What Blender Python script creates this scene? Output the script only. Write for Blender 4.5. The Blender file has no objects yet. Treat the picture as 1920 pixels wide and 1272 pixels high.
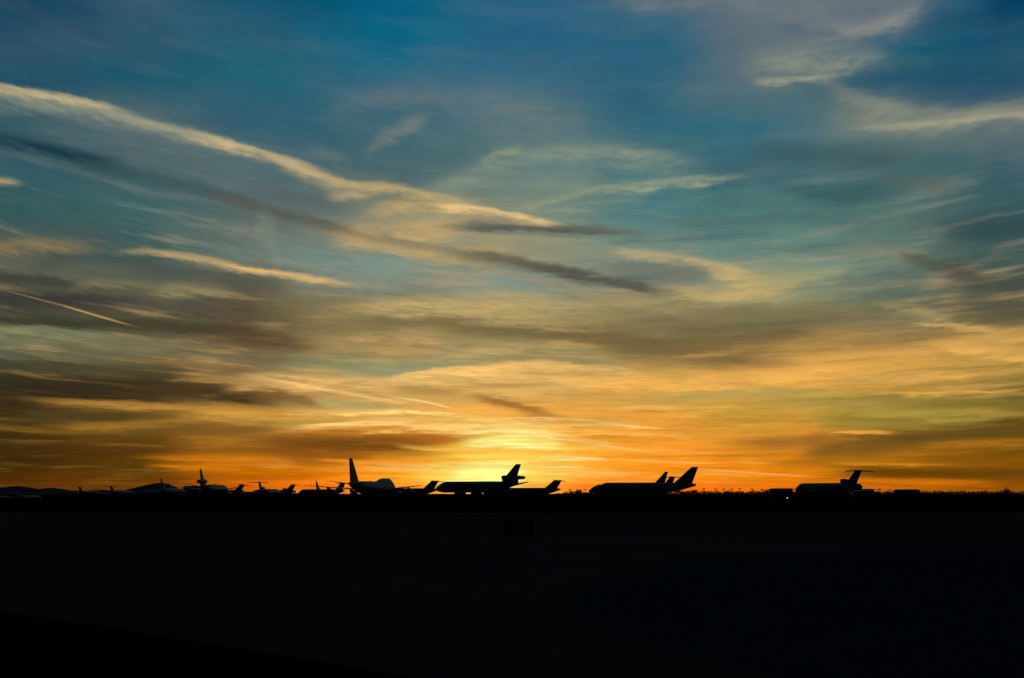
import bpy, bmesh, math, random
from mathutils import Vector, Matrix
R = math.radians
scn = bpy.context.scene
COL = scn.collection

# ------------------------------------------------------------------ camera
F = 2667.0            # focal length in pixels of the 1920 px wide photograph
CAM_H = 2.5
HOR = 926.0           # row of the horizon
TILT = math.atan((HOR - 636.0) / F)
cd = bpy.data.cameras.new('camera')
cam = bpy.data.objects.new('camera', cd)
COL.objects.link(cam)
cam.location = (0, 0, CAM_H)
cam.rotation_euler = (R(90) + TILT, 0, 0)
cd.sensor_width = 36.0
cd.lens = F / 1920 * 36.0
cd.clip_start = 0.1
cd.clip_end = 60000
scn.camera = cam

def azel(px, py):
    x = (px - 960) / F
    u = (636 - py) / F
    y = math.cos(TILT) - math.sin(TILT) * u
    z = math.sin(TILT) + math.cos(TILT) * u
    return math.degrees(math.atan2(x, y)), math.degrees(math.atan2(z, math.hypot(x, y)))

def wx(px, D):
    """world x of something seen at column px that stands D metres away"""
    return (px - 960) * D * math.cos(TILT) / F

# ------------------------------------------------------------------ view
scn.view_settings.view_transform = 'Standard'
scn.view_settings.look = 'None'
scn.view_settings.exposure = 0
scn.view_settings.gamma = 1
SUN_AZ, SUN_EL = azel(925, 892)

# ------------------------------------------------------------------ sun lamp
sl = bpy.data.lights.new('sun', 'SUN')
sl.energy = 0.025
sl.angle = R(0.5)
sl.color = (1.0, 0.55, 0.22)
so = bpy.data.objects.new('sun', sl)
COL.objects.link(so)
sd = Vector((math.sin(R(SUN_AZ)) * math.cos(R(SUN_EL)), math.cos(R(SUN_AZ)) * math.cos(R(SUN_EL)), math.sin(R(SUN_EL))))
so.rotation_euler = sd.to_track_quat('Z', 'Y').to_euler()
so.location = (0, 0, 60)

# ------------------------------------------------------------------ sky
def lin(c):
    o = []
    cool = max(0.0, min(1.0, (c[2] - c[0]) / 50.0))
    for v, g_ in zip(c, (1 + .05 * cool, 1 - .03 * cool, 1 - .08 * cool)):
        v = v * g_ / 255.0
        o.append(v / 12.92 if v <= 0.04045 else ((v + 0.055) / 1.055) ** 2.4)
    return o

world = bpy.data.worlds.new('World')
scn.world = world
world.use_nodes = True
nt = world.node_tree
nt.nodes.clear()
N, LK = nt.nodes, nt.links

def setin(sock, v):
    if v is None:
        return
    if isinstance(v, bpy.types.NodeSocket):
        sock.id_data.links.new(v, sock)
    else:
        sock.default_value = v

def M(op, a, b=None, c=None, clamp=False, tree=None):
    n = (tree or nt).nodes.new('ShaderNodeMath')
    n.operation = op
    n.use_clamp = clamp
    setin(n.inputs[0], a)
    setin(n.inputs[1], b)
    setin(n.inputs[2], c)
    return n.outputs[0]

def mixc(f, a, b, tree=None, blend='MIX'):
    n = (tree or nt).nodes.new('ShaderNodeMix')
    n.data_type = 'RGBA'
    n.blend_type = blend
    n.clamp_factor = True
    for s, v in ((n.inputs['Factor'], f), (n.inputs[6], a), (n.inputs[7], b)):
        if isinstance(v, (list, tuple)):
            v = (*v, 1.0)[:4]
        setin(s, v)
    return n.outputs[2]

def combine(x, y, z, tree=None):
    n = (tree or nt).nodes.new('ShaderNodeCombineXYZ')
    setin(n.inputs[0], x); setin(n.inputs[1], y); setin(n.inputs[2], z)
    return n.outputs[0]

def noise(vec, scale=1.0, detail=4, rough=0.5, tree=None, out='Fac'):
    n = (tree or nt).nodes.new('ShaderNodeTexNoise')
    n.noise_dimensions = '3D'
    setin(n.inputs['Vector'], vec)
    n.inputs['Scale'].default_value = scale
    n.inputs['Detail'].default_value = detail
    n.inputs['Roughness'].default_value = rough
    return n.outputs['Fac'] if out == 'Fac' else n.outputs['Color']

def maprange(v, a, b, c=0.0, d=1.0, smooth=True, tree=None):
    n = (tree or nt).nodes.new('ShaderNodeMapRange')
    n.interpolation_type = 'SMOOTHSTEP' if smooth else 'LINEAR'
    setin(n.inputs['Value'], v)
    for i, q in zip((1, 2, 3, 4), (a, b, c, d)):
        n.inputs[i].default_value = q
    return n.outputs[0]

tc = N.new('ShaderNodeTexCoord')
sp = N.new('ShaderNodeSeparateXYZ')
LK.new(tc.outputs['Generated'], sp.inputs[0])
AZ = M('MULTIPLY', M('ARCTAN2', sp.outputs[0], sp.outputs[1]), 180 / math.pi)
EL = M('MULTIPLY', M('ARCSINE', sp.outputs[2]), 180 / math.pi)
# clouds flatten towards the horizon: noise coordinate grows with log(elevation)
# and the fibres run with the high wind: falling to the right on the left side, rising on the right side
TQ = M('MULTIPLY', M('MULTIPLY', AZ, M('MULTIPLY_ADD', AZ, -0.0048, 0.04)), maprange(EL, 0.0, 13.0, 0.05, 1.0))
ELQ = M('ADD', EL, TQ)
ELS = M('MULTIPLY', M('LOGARITHM', M('ADD', M('MAXIMUM', ELQ, 0.0), 3.0), math.e), 9.0)
wc = noise(combine(M('MULTIPLY', AZ, 0.16), M('MULTIPLY', ELS, 0.42), 1.3), 1.0, 5, 0.55, out='Color')
ws = N.new('ShaderNodeSeparateColor')
LK.new(wc, ws.inputs[0])
flat = maprange(EL, 0.0, 9.0, 0.22, 1.0, smooth=False)
U = M('ADD', AZ, M('MULTIPLY_ADD', ws.outputs[0], 2.4, -1.2))
VW = M('MULTIPLY', M('MULTIPLY_ADD', ws.outputs[1], 1.0, -0.5), flat)
V = M('ADD', EL, VW)
U2 = M('ADD', AZ, M('MULTIPLY_ADD', ws.outputs[0], 8.0, -4.0))
V2 = M('ADD', EL, M('MULTIPLY', VW, 3.0))
VWH = M('MULTIPLY', VW, 0.55)
# fibres
n1 = noise(combine(M('MULTIPLY', U, 0.12), M('MULTIPLY', ELS, 1.35), 7.7), 1.0, 7, 0.6)
n1c = M('MULTIPLY_ADD', n1, 4.4, -2.2)
n2 = noise(combine(M('MULTIPLY', U, 0.50), M('MULTIPLY', ELS, 3.8), 2.1), 1.0, 5, 0.62)
n2c = M('MULTIPLY_ADD', n2, 4.0, -2.0)
n3 = noise(combine(M('MULTIPLY', U, 1.7), M('MULTIPLY', ELS, 9.5), 5.1), 1.0, 4, 0.65)
n3c = M('MULTIPLY_ADD', n3, 4.0, -2.0)
NMOD = M('ADD', M('ADD', M('MULTIPLY', n1c, 0.60), M('MULTIPLY', n2c, 0.55)), M('MULTIPLY', n3c, 0.30))
V = M('ADD', M('ADD', EL, VWH), M('MULTIPLY', M('MULTIPLY_ADD', n2c, 0.20, M('MULTIPLY', n3c, 0.09)), flat))

ROWS = [0, 80, 160, 240, 320, 400, 480, 540, 600, 640, 680, 720, 770, 820, 860, 890, 920]
GRID = {
 0: [(20,70,100),(45,85,112),(30,83,108),(58,94,108),(42,92,106),(52,90,94),(92,94,80),(76,77,66),(64,68,53),(106,111,84),(75,70,47),(52,46,28),(58,44,17),(66,46,13),(60,38,10),(72,43,8),(84,46,5)],
 240: [(48,88,116),(45,90,115),(25,90,115),(78,103,113),(60,96,106),(55,100,105),(70,90,85),(92,92,74),(72,74,57),(104,104,77),(88,78,50),(67,57,36),(108,84,36),(98,68,20),(86,56,10),(96,58,8),(110,60,5)],
 480: [(8,86,121),(38,94,124),(30,100,126),(45,96,121),(72,107,118),(92,105,100),(108,122,112),(92,92,76),(87,77,57),(100,86,60),(120,105,74),(148,119,70),(186,138,60),(150,100,35),(190,108,14),(214,110,4),(214,96,2)],
 720: [(6,96,136),(12,104,140),(58,105,130),(60,105,121),(68,105,115),(130,135,112),(122,146,136),(130,135,114),(134,123,84),(158,132,84),(150,146,100),(195,160,95),(228,168,80),(200,128,42),(236,134,18),(255,140,12),(248,124,20)],
 960: [(38,99,139),(34,99,139),(56,108,138),(84,117,130),(95,128,130),(130,140,118),(140,148,122),(125,148,138),(160,144,97),(148,134,90),(168,150,98),(224,176,96),(236,168,74),(248,176,66),(254,180,64),(255,180,50),(255,140,30)],
 1200: [(62,104,130),(40,100,135),(44,100,130),(45,105,130),(72,120,130),(70,125,135),(125,143,126),(122,130,112),(148,134,90),(128,112,68),(170,140,80),(214,164,80),(230,165,66),(244,156,50),(252,148,32),(255,142,16),(250,122,14)],
 1440: [(100,117,130),(92,113,125),(80,112,125),(50,110,135),(58,105,120),(75,124,125),(104,138,130),(150,150,112),(120,110,77),(118,99,62),(188,144,75),(224,164,75),(190,150,60),(214,145,45),(216,128,18),(228,128,8),(226,108,4)],
 1680: [(82,110,128),(28,95,125),(75,108,120),(100,121,120),(62,103,114),(78,113,110),(108,128,114),(92,105,90),(114,109,80),(160,128,75),(204,154,75),(190,146,65),(150,126,47),(128,92,30),(162,100,15),(122,74,10),(182,96,5)],
 1920: [(0,62,102),(28,84,118),(48,89,118),(88,113,118),(56,95,110),(55,91,100),(65,94,90),(72,82,70),(118,104,70),(196,152,80),(165,135,66),(130,110,50),(110,90,32),(92,66,15),(130,80,10),(122,76,8),(152,82,5)],
}
EMAX = 21.0
fac = M('DIVIDE', V2, EMAX)

def ramp(f, stops):
    n = N.new('ShaderNodeValToRGB')
    setin(n.inputs[0], f)
    cr = n.color_ramp
    cr.interpolation = 'LINEAR'
    stops = sorted(stops, key=lambda s: s[0])
    while len(cr.elements) > 1:
        cr.elements.remove(cr.elements[-1])
    cr.elements[0].position = stops[0][0]
    cr.elements[0].color = (*stops[0][1], 1)
    for p, c in stops[1:]:
        e = cr.elements.new(p)
        e.color = (*c, 1)
    return n.outputs[0]

sky = None
lastaz = None
for px in sorted(GRID):
    st = []
    for y, c in zip(ROWS, GRID[px]):
        st.append((max(0.0, azel(px, y)[1] / EMAX), lin(c)))
    rc = ramp(fac, st)
    az = azel(px, 600)[0]
    if sky is None:
        sky = rc
    else:
        sky = mixc(maprange(U2, lastaz, az, smooth=True), sky, rc)
    lastaz = az

# stroke group: a curved soft ribbon of cloud lying over the sky behind it
g = bpy.data.node_groups.new('cloud_ribbon', 'ShaderNodeTree')
gi = g.interface
gi.new_socket(name='Base', in_out='INPUT', socket_type='NodeSocketColor')
gi.new_socket(name='Tint', in_out='INPUT', socket_type='NodeSocketColor')
for nm in ('U', 'V', 'Mod', 'iL', 'oL', 'cy', 'slope', 'curve', 'iu', 'id', 'op', 'rough'):
    gi.new_socket(name=nm, in_out='INPUT', socket_type='NodeSocketFloat')
gi.new_socket(name='Out', in_out='OUTPUT', socket_type='NodeSocketColor')
GI = g.nodes.new('NodeGroupInput').outputs
GO = g.nodes.new('NodeGroupOutput').inputs
gm = lambda *a, **k: M(*a, tree=g, **k)
t = gm('MULTIPLY_ADD', GI['U'], GI['iL'], GI['oL'])
p = gm('MULTIPLY_ADD', t, GI['curve'], GI['slope'])
vc = gm('MULTIPLY_ADD', p, t, GI['cy'])
dv = gm('SUBTRACT', GI['V'], vc)
q = gm('MAXIMUM', gm('MULTIPLY', dv, GI['iu']), gm('MULTIPLY', dv, GI['id']))
t2 = gm('MULTIPLY', t, t)
s = gm('MULTIPLY_ADD', t2, t2, gm('MULTIPLY', q, q))
e = gm('EXPONENT', gm('MULTIPLY', gm('POWER', s, 1.25), -1.0))
k = gm('MULTIPLY_ADD', GI['Mod'], GI['rough'], 1.0)
a = gm('MULTIPLY', gm('MULTIPLY', e, GI['op']), k, clamp=True)
g.links.new(mixc(a, GI['Base'], GI['Tint'], tree=g), GO['Out'])

RIB = [0]
def ribbon(p0, pm, p1, wu, wd, col, op, rough=0.8, thin=0):
    global sky
    a0, am, a1 = azel(*p0), azel(*pm), azel(*p1)
    cu = 0.5 * (a0[0] + a1[0]); L = 0.5 * (a1[0] - a0[0])
    tm = (am[0] - cu) / L
    # quadratic through the three points: v = cy + s t + c t^2, t=-1, tm, 1
    sl_ = 0.5 * (a1[1] - a0[1])
    mean = 0.5 * (a0[1] + a1[1])
    den = (tm * tm - 1.0)
    c = (am[1] - sl_ * tm - mean) / den if abs(den) > 1e-6 else 0.0
    cy = mean - c
    k = F * 1.0 * math.pi / 180.0
    n = N.new('ShaderNodeGroup')
    n.node_tree = g
    LK.new(sky, n.inputs['Base'])
    n.inputs['Tint'].default_value = (*lin(col), 1)
    LK.new((U, M_thinU, M_thinU)[thin], n.inputs['U'])
    LK.new((V, M_thinV, M_featV)[thin], n.inputs['V'])
    LK.new(NMOD, n.inputs['Mod'])
    L *= 1.08
    # every ribbon keeps its own constants: Cycles merges equal nodes and then runs out of shader stack
    RIB[0] += 1
    rough = rough + RIB[0] * 1e-4
    L *= 1 + RIB[0] * 1e-5
    vals = dict(iL=1 / L, oL=-cu / L, cy=cy, slope=sl_, curve=c, iu=k / (wu * 1.15), id=-k / (wd * 1.15), op=op, rough=rough)
    for a_, b_ in vals.items():
        n.inputs[a_].default_value = b_
    sky = n.outputs[0]
# Cycles evaluates shader nodes in passes; a vanishing share of the last noise in every ribbon coordinate
# makes all ribbons wait for the same pass, which keeps the shader stack small
SYNC = M('MULTIPLY', NMOD, 1e-6)
U = M('ADD', U, SYNC)
V = M('ADD', V, SYNC)
M_thinU = M('ADD', AZ, SYNC)
M_thinV = M('ADD', EL, M('MULTIPLY_ADD', VW, 0.10, SYNC))
M_featV = M('ADD', EL, M('MULTIPLY_ADD', n2c, 0.10, M('MULTIPLY_ADD', n3c, 0.07, M('MULTIPLY_ADD', VW, 0.18, SYNC))))

S = [
 # upper left contrail: pale, crisp along its upper edge
 ((180,240),(420,310),(700,400),45,60,(88,112,116),.55,.5),
 ((-70,150),(80,176),(215,206),5,15,(196,180,134),.78,.6),
 ((-60,190),(60,196),(260,226),9,16,(128,140,126),.45,.8),
 ((180,208),(320,240),(440,270),6,14,(152,152,130),.62,.8),
 ((370,252),(480,282),(590,318),5,12,(196,176,130),.76,.6),
 ((540,308),(610,332),(680,352),6,16,(196,172,122),.75,.5),
 ((620,366),(680,362),(720,350),7,9,(190,168,118),.6,.7),
 ((660,344),(770,356),(890,392),5,12,(198,170,114),.75,.6),
 ((700,400),(800,385),(900,395),18,14,(196,166,108),.62,.9),
 ((640,440),(760,440),(860,425),22,26,(190,160,106),.75,.8),
 ((760,470),(860,478),(960,470),16,20,(186,158,104),.7,.8),
 ((820,385),(920,396),(1035,420),4.5,8,(246,204,138),.92,.4),
 ((860,405),(930,412),(1010,420),10,12,(160,140,104),.6,.6),
 ((880,440),(980,460),(1090,470),16,22,(156,142,106),.6,.8),
 ((960,455),(1080,470),(1180,480),18,16,(130,140,118),.5,.8),
 # the dark streak of cloud running below it
 ((-50,252),(80,276),(215,310),12,16,(24,58,74),.80,.8),
 ((120,298),(290,335),(470,380),9,13,(50,78,84),.50,.9),
 ((400,362),(520,396),(660,434),8,11,(84,86,80),.64,.9),
 ((470,350),(560,372),(640,392),14,12,(82,98,96),.6,.8),
 ((600,424),(720,450),(850,470),6,8,(126,108,80),.55,.5),
 ((850,425),(1000,430),(1190,438),9,8,(84,88,82),.8,.5),
 ((640,440),(730,466),(860,490),8,9,(196,164,110),.55,.6),
 ((850,474),(960,488),(1110,522),8,13,(98,90,72),.90,.3),
 ((1020,500),(1140,526),(1285,560),9,9,(82,82,75),.88,.3),
 ((880,498),(980,520),(1100,545),6,9,(170,148,108),.5,.7),
 # cirrus in the middle
 ((990,295),(1110,286),(1270,300),13,14,(146,154,132),.65,.9),
 ((1080,308),(1180,315),(1280,318),12,12,(115,140,130),.5,.9),
 ((1150,355),(1240,345),(1390,334),8,9,(156,160,132),.65,.8),
 ((960,396),(1040,372),(1160,352),7,8,(146,152,124),.55,.9),
 ((1000,405),(1080,388),(1180,372),8,9,(128,146,128),.5,.9),
 ((820,360),(880,330),(960,290),22,26,(124,138,122),.5,1.0),
 ((890,300),(930,290),(960,284),8,9,(150,155,128),.5,1.0),
 ((690,280),(725,255),(790,222),13,12,(120,126,122),.55,.9),
 ((640,200),(760,180),(860,195),20,16,(94,114,124),.45,1.0),
 ((860,190),(980,205),(1090,245),30,34,(100,122,126),.45,1.0),
 ((570,285),(600,290),(640,310),12,12,(98,122,124),.4,.9),
 # upper right
 ((1180,4),(1340,-2),(1500,6),16,18,(108,120,130),.55,.9),
 ((1440,30),(1600,40),(1745,-5),28,34,(114,124,130),.7,.6),
 ((1500,55),(1630,48),(1725,10),9,12,(134,136,134),.6,.7),
 ((1440,52),(1500,58),(1570,60),8,9,(62,98,124),.55,.6),
 ((1420,118),(1530,116),(1640,112),22,24,(146,150,132),.66,.8),
 ((1425,150),(1500,148),(1570,140),4,6,(170,168,138),.55,.6),
 ((1550,150),(1600,176),(1700,196),14,16,(130,134,122),.75,.6),
 ((1600,216),(1760,220),(1950,200),22,18,(136,138,120),.7,.8),
 ((1640,236),(1800,226),(1960,206),5,7,(166,162,134),.6,.6),
 ((1570,155),(1720,140),(1960,150),18,26,(24,82,114),.75,.4),
 ((1720,185),(1820,180),(1960,178),12,14,(44,86,116),.6,.5),
 ((1740,40),(1810,30),(1860,60),60,60,(22,92,124),.5,.4),
 ((1430,285),(1530,292),(1700,292),17,17,(52,86,96),.6,.6),
 ((1480,352),(1560,362),(1660,362),13,12,(48,88,94),.55,.6),
 ((1640,335),(1710,345),(1790,350),12,12,(94,98,90),.5,.7),
 ((1780,424),(1860,428),(1970,420),16,20,(42,74,80),.75,.6),
 ((1240,420),(1400,412),(1560,416),8,10,(70,108,112),.5,.8),
 # right middle
 ((1165,470),(1270,484),(1400,512),6,12,(194,172,120),.80,.6),
 ((1130,500),(1240,508),(1350,512),16,18,(112,114,102),.75,.4),
 ((1340,506),(1400,526),(1480,528),10,18,(192,168,112),.75,.6),
 ((1250,545),(1380,552),(1470,535),12,16,(186,164,108),.70,.7),
 ((1420,530),(1490,520),(1570,505),10,10,(152,152,112),.6,.8),
 ((1560,475),(1680,468),(1760,482),8,12,(128,130,104),.6,.8),
 ((1700,475),(1780,502),(1850,522),12,14,(84,80,68),.80,.5),
 ((1800,524),(1880,534),(1980,540),12,12,(76,78,66),.75,.6),
 ((1640,570),(1710,580),(1790,603),7,10,(152,138,94),.75,.7),
 ((1720,604),(1790,611),(1870,616),4,6,(208,168,96),.85,.4),
 ((1810,575),(1900,580),(1980,590),18,18,(72,78,64),.65,.6),
 ((1520,545),(1640,545),(1760,550),14,14,(96,116,104),.5,.7),
 ((1180,600),(1420,588),(1680,610),20,24,(122,112,78),.75,.8),
 ((1080,625),(1250,655),(1460,682),20,22,(112,94,60),.85,.6),
 ((1270,668),(1340,664),(1410,660),5,6,(178,140,80),.7,.6),
 ((1340,695),(1420,690),(1500,684),8,9,(132,102,58),.5,.7),
 ((1500,632),(1640,628),(1760,640),10,12,(164,130,76),.5,.8),
 ((1760,650),(1880,668),(1980,676),12,10,(224,172,86),.75,.6),
 ((1120,722),(1340,714),(1560,700),16,18,(236,176,84),.65,.8),
 ((1500,700),(1650,700),(1800,706),10,12,(214,162,80),.5,.8),
 ((1180,760),(1360,740),(1560,738),8,9,(176,154,82),.75,.6),
 ((1440,750),(1600,752),(1760,750),8,12,(168,148,76),.6,.8),
 ((1160,768),(1230,764),(1280,764),3,4,(240,184,96),.75,.3),
 ((1640,739),(1760,737),(1910,732),2.5,3.5,(224,170,80),.62,.5),
 ((1640,752),(1780,756),(1960,760),8,12,(128,110,48),.6,.7),
 ((1540,785),(1700,782),(1880,778),12,14,(160,142,62),.65,.6),
 ((1540,782),(1640,786),(1740,788),4,5,(136,112,44),.6,.7),
 ((1820,768),(1900,778),(1960,772),6,8,(172,136,58),.5,.7),
 ((1380,828),(1500,826),(1580,816),9,14,(150,98,36),.75,.7),
 ((1500,852),(1610,838),(1700,832),14,16,(122,84,30),.88,.4),
 ((1660,825),(1800,812),(1980,794),9,15,(96,72,26),.92,.4),
 ((1560,813),(1620,810),(1680,812),2.5,3.5,(232,162,66),.62,.5),
 ((1760,836),(1850,832),(1960,828),8,8,(166,108,26),.65,.6),
 ((1740,862),(1850,858),(1960,852),6,7,(118,76,14),.6,.7),
 ((1440,868),(1560,866),(1640,870),6,7,(150,98,16),.6,.7),
 ((1600,876),(1740,886),(1980,880),7,10,(102,64,8),.90,.4),
 ((1560,868),(1640,870),(1760,872),3,3,(214,140,34),.5,.6),
 ((1560,900),(1700,903),(1850,905),5,6,(216,116,10),.7,.5),
 # left middle
 ((240,472),(350,478),(440,500),5,7,(180,156,106),.75,.6),
 ((420,496),(530,514),(645,532),3.5,6,(216,176,112),.88,.3),
 ((480,430),(510,445),(530,480),30,26,(132,144,124),.4,.9),
 ((560,470),(680,490),(800,505),14,16,(122,150,140),.5,.6),
 ((-60,341),(-14,338),(32,343),5,7,(184,164,116),.62,.8),
 ((-60,470),(40,458),(140,462),10,12,(142,122,82),.65,.8),
 ((-40,500),(100,505),(240,512),12,12,(88,96,84),.5,.9),
 ((60,500),(160,480),(260,485),10,12,(58,78,78),.5,.8),
 ((240,500),(380,512),(470,530),8,12,(78,82,74),.6,.7),
 ((-60,524),(40,524),(170,540),6,8,(60,62,54),.7,.5),
 ((-60,560),(60,564),(240,570),11,14,(56,54,52),.85,.5),
 ((240,576),(350,566),(460,585),10,14,(80,76,64),.5,.7),
 ((150,535),(220,532),(280,540),8,8,(116,112,82),.5,.7),
 ((280,545),(350,546),(420,552),12,12,(136,128,90),.70,.6),
 ((-60,604),(100,604),(270,612),8,9,(54,58,44),.80,.5),
 ((210,606),(330,614),(480,624),12,13,(66,62,44),.85,.4),
 ((420,622),(520,640),(610,650),16,15,(84,68,46),.8,.5),
 ((560,600),(600,585),(720,590),20,20,(110,98,70),.5,.8),
 ((-60,624),(80,618),(220,636),5,16,(124,126,94),.75,.6),
 ((200,640),(320,650),(420,660),8,12,(122,112,78),.6,.7),
 ((-60,662),(60,660),(180,668),7,8,(98,102,78),.5,.8),
 ((0,652),(60,652),(130,660),2,3,(150,138,98),.5,.5),
 ((-60,684),(80,684),(200,690),7,9,(60,64,44),.6,.6),
 ((240,670),(360,684),(500,700),8,10,(96,78,50),.6,.7),
 ((-60,730),(120,732),(330,738),24,26,(50,41,25),.90,.6),
 ((250,730),(400,736),(540,752),18,20,(66,50,30),.90,.5),
 ((310,712),(390,712),(470,716),4,5,(166,128,68),.7,.6),
 ((430,728),(500,724),(600,730),6,8,(214,166,92),.7,.7),
 ((110,750),(320,764),(560,776),5,8,(178,130,56),.80,.6),
 ((340,782),(460,778),(600,782),8,9,(206,150,62),.75,.6),
 ((20,785),(140,778),(240,786),10,12,(68,56,28),.75,.5),
 ((130,800),(240,796),(380,786),5,8,(150,108,40),.75,.7),
 ((-40,798),(60,805),(160,813),3,4,(124,90,28),.5,.6),
 ((60,840),(200,845),(330,845),14,14,(78,50,14),.55,.6),
 ((300,800),(400,806),(520,800),8,9,(112,76,30),.65,.6),
 ((180,832),(260,836),(330,838),2,3,(134,88,26),.6,.5),
 ((330,820),(420,822),(520,824),3,3,(176,118,36),.6,.8),
 ((340,850),(460,842),(560,850),6,7,(124,80,20),.6,.7),
 ((280,858),(400,860),(560,868),5,6,(200,118,18),.6,.7),
 ((290,873),(370,876),(460,879),3,4,(222,132,20),.75,.5),
 ((380,890),(480,894),(600,892),5,6,(168,92,5),.6,.5),
 # middle
 ((660,578),(840,568),(1060,576),14,20,(192,166,108),.60,.9),
 ((560,612),(700,606),(860,604),12,10,(112,98,66),.6,.7),
 ((820,606),(950,622),(1120,636),9,12,(112,94,60),.82,.4),
 ((1120,560),(1230,572),(1330,580),12,12,(158,142,96),.5,.9),
 ((960,600),(1060,610),(1180,600),8,10,(178,152,98),.5,.8),
 ((660,640),(740,630),(830,644),7,9,(202,162,100),.70,.7),
 ((600,662),(700,660),(800,664),6,8,(180,142,88),.6,.8),
 ((880,660),(970,654),(1060,652),8,9,(186,156,100),.6,.7),
 ((1020,645),(1060,648),(1110,652),5,6,(196,156,94),.6,.5),
 ((640,688),(770,694),(900,680),12,12,(140,140,104),.85,.4),
 ((920,670),(1040,676),(1120,684),7,8,(140,130,86),.7,.5),
 ((560,680),(620,684),(700,690),6,6,(136,134,94),.6,.6),
 ((740,704),(870,690),(1010,684),4,20,(240,190,108),.85,.5),
 ((960,682),(1080,688),(1200,700),3,9,(236,184,104),.75,.6),
 ((460,706),(600,712),(780,718),9,13,(226,178,104),.72,.7),
 ((740,728),(850,736),(960,750),6,10,(168,130,68),.75,.5),
 ((870,720),(930,722),(1020,718),4,5,(186,140,74),.7,.5),
 ((850,738),(930,736),(1010,744),5,6,(250,196,104),.65,.6),
 ((885,740),(950,758),(1050,780),5,7,(152,102,48),.85,.4),
 ((1020,770),(1100,772),(1200,778),6,9,(226,158,66),.6,.7),
 ((1010,715),(1100,712),(1180,708),8,10,(240,182,94),.5,.8),
 ((1080,755),(1160,748),(1260,750),8,10,(208,158,76),.5,.8),
 ((530,752),(640,756),(740,762),6,10,(170,156,98),.80,.4),
 ((470,736),(530,744),(590,756),7,10,(126,90,46),.75,.5),
 ((540,770),(640,772),(760,768),5,6,(238,184,100),.7,.7),
 ((620,780),(720,784),(820,786),3,5,(196,150,74),.6,.6),
 ((500,788),(600,792),(680,786),7,8,(164,140,66),.5,.6),
 ((640,776),(740,772),(860,778),2,3.5,(255,220,132),.85,.5),
 ((560,804),(680,795),(800,794),4,6,(244,184,98),.75,.6),
 ((600,797),(680,794),(740,796),1.6,3,(255,214,140),.8,.4),
 ((500,830),(660,832),(840,826),18,25,(112,68,20),.94,.35),
 ((540,856),(610,862),(680,860),12,10,(134,80,18),.75,.4),
 ((760,820),(840,822),(930,816),8,9,(172,96,28),.75,.5),
 ((860,800),(930,796),(1000,800),12,12,(255,208,110),.6,.9),
 ((500,885),(580,884),(680,888),4,5,(226,122,14),.6,.5),
 ((680,870),(780,872),(920,868),2,3,(255,200,120),.75,.6),
 ((760,882),(820,886),(880,884),4,5,(252,150,30),.5,.5),
 ((1020,905),(1200,902),(1400,908),10,10,(252,150,48),.4,.7),
 # sunlit streaks
 ((960,784),(1060,786),(1160,796),1.4,2.4,(255,216,140),.85,.4),
 ((1060,798),(1140,796),(1240,806),1.3,2.2,(255,210,128),.75,.4),
 ((1000,812),(1060,822),(1090,816),3,4,(255,176,70),.5,.5),
 ((1080,826),(1120,828),(1150,833),3,3.5,(255,204,112),.7,.4),
 ((1020,857),(1070,858),(1130,861),1.3,2,(255,226,150),.85,.3),
 ((1150,862),(1230,864),(1330,869),1.2,2,(255,186,104),.6,.4),
]
n5 = noise(combine(M('MULTIPLY', U, 0.20), M('MULTIPLY', ELS, 2.6), 14.2), 1.0, 6, 0.58)
wis = mixc(maprange(EL, 4.0, 13.0), lin((222, 170, 98)), lin((128, 142, 138)))
drk = mixc(maprange(EL, 4.0, 13.0), lin((108, 84, 50)), lin((52, 84, 100)))
midw = M('MULTIPLY', maprange(EL, 2.0, 4.5), maprange(EL, 9.0, 15.0, 1.0, 0.14))
sky = mixc(M('MULTIPLY', M('MULTIPLY', maprange(n5, 0.50, 0.72), midw), 0.50), sky, wis)
sky = mixc(M('MULTIPLY', M('MULTIPLY', maprange(n5, 0.48, 0.27), midw), 0.45), sky, drk)
n4 = noise(combine(M('MULTIPLY', U, 0.30), M('MULTIPLY_ADD', EL, 3.6, M('MULTIPLY', VW, 2.0)), 9.4), 1.0, 5, 0.55)
near = M('MULTIPLY', maprange(M('ABSOLUTE', M('SUBTRACT', AZ, 0.3)), 4.0, 13.0, 1.0, 0.12), maprange(EL, 2.0, 7.0, 1.0, 0.0))
sky = mixc(M('MULTIPLY', M('MULTIPLY', maprange(n4, 0.52, 0.72), near), 0.60), sky, lin((255, 196, 92)))
sky = mixc(M('MULTIPLY', M('MULTIPLY', maprange(n4, 0.46, 0.28), near), 0.55), sky, lin((168, 92, 22)))
for p0, pm, p1, wu, wd, c, op in (
    ((640,880),(930,876),(1240,880),58,60,(255,150,18),.62),
    ((700,850),(930,850),(1160,850),50,60,(255,190,56),.50),
    ((800,876),(930,874),(1060,876),34,38,(255,222,84),.72)):
    ribbon(p0, pm, p1, wu, wd, c, op, .6)
for i_, s_ in enumerate(S):
    crisp = (s_[0][1] < 500 and s_[0][0] < 1100 and i_ < 27) or (s_[0][1] < 560 and s_[3] <= 6)
    ribbon(*s_, thin=2 if crisp else 0)

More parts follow.
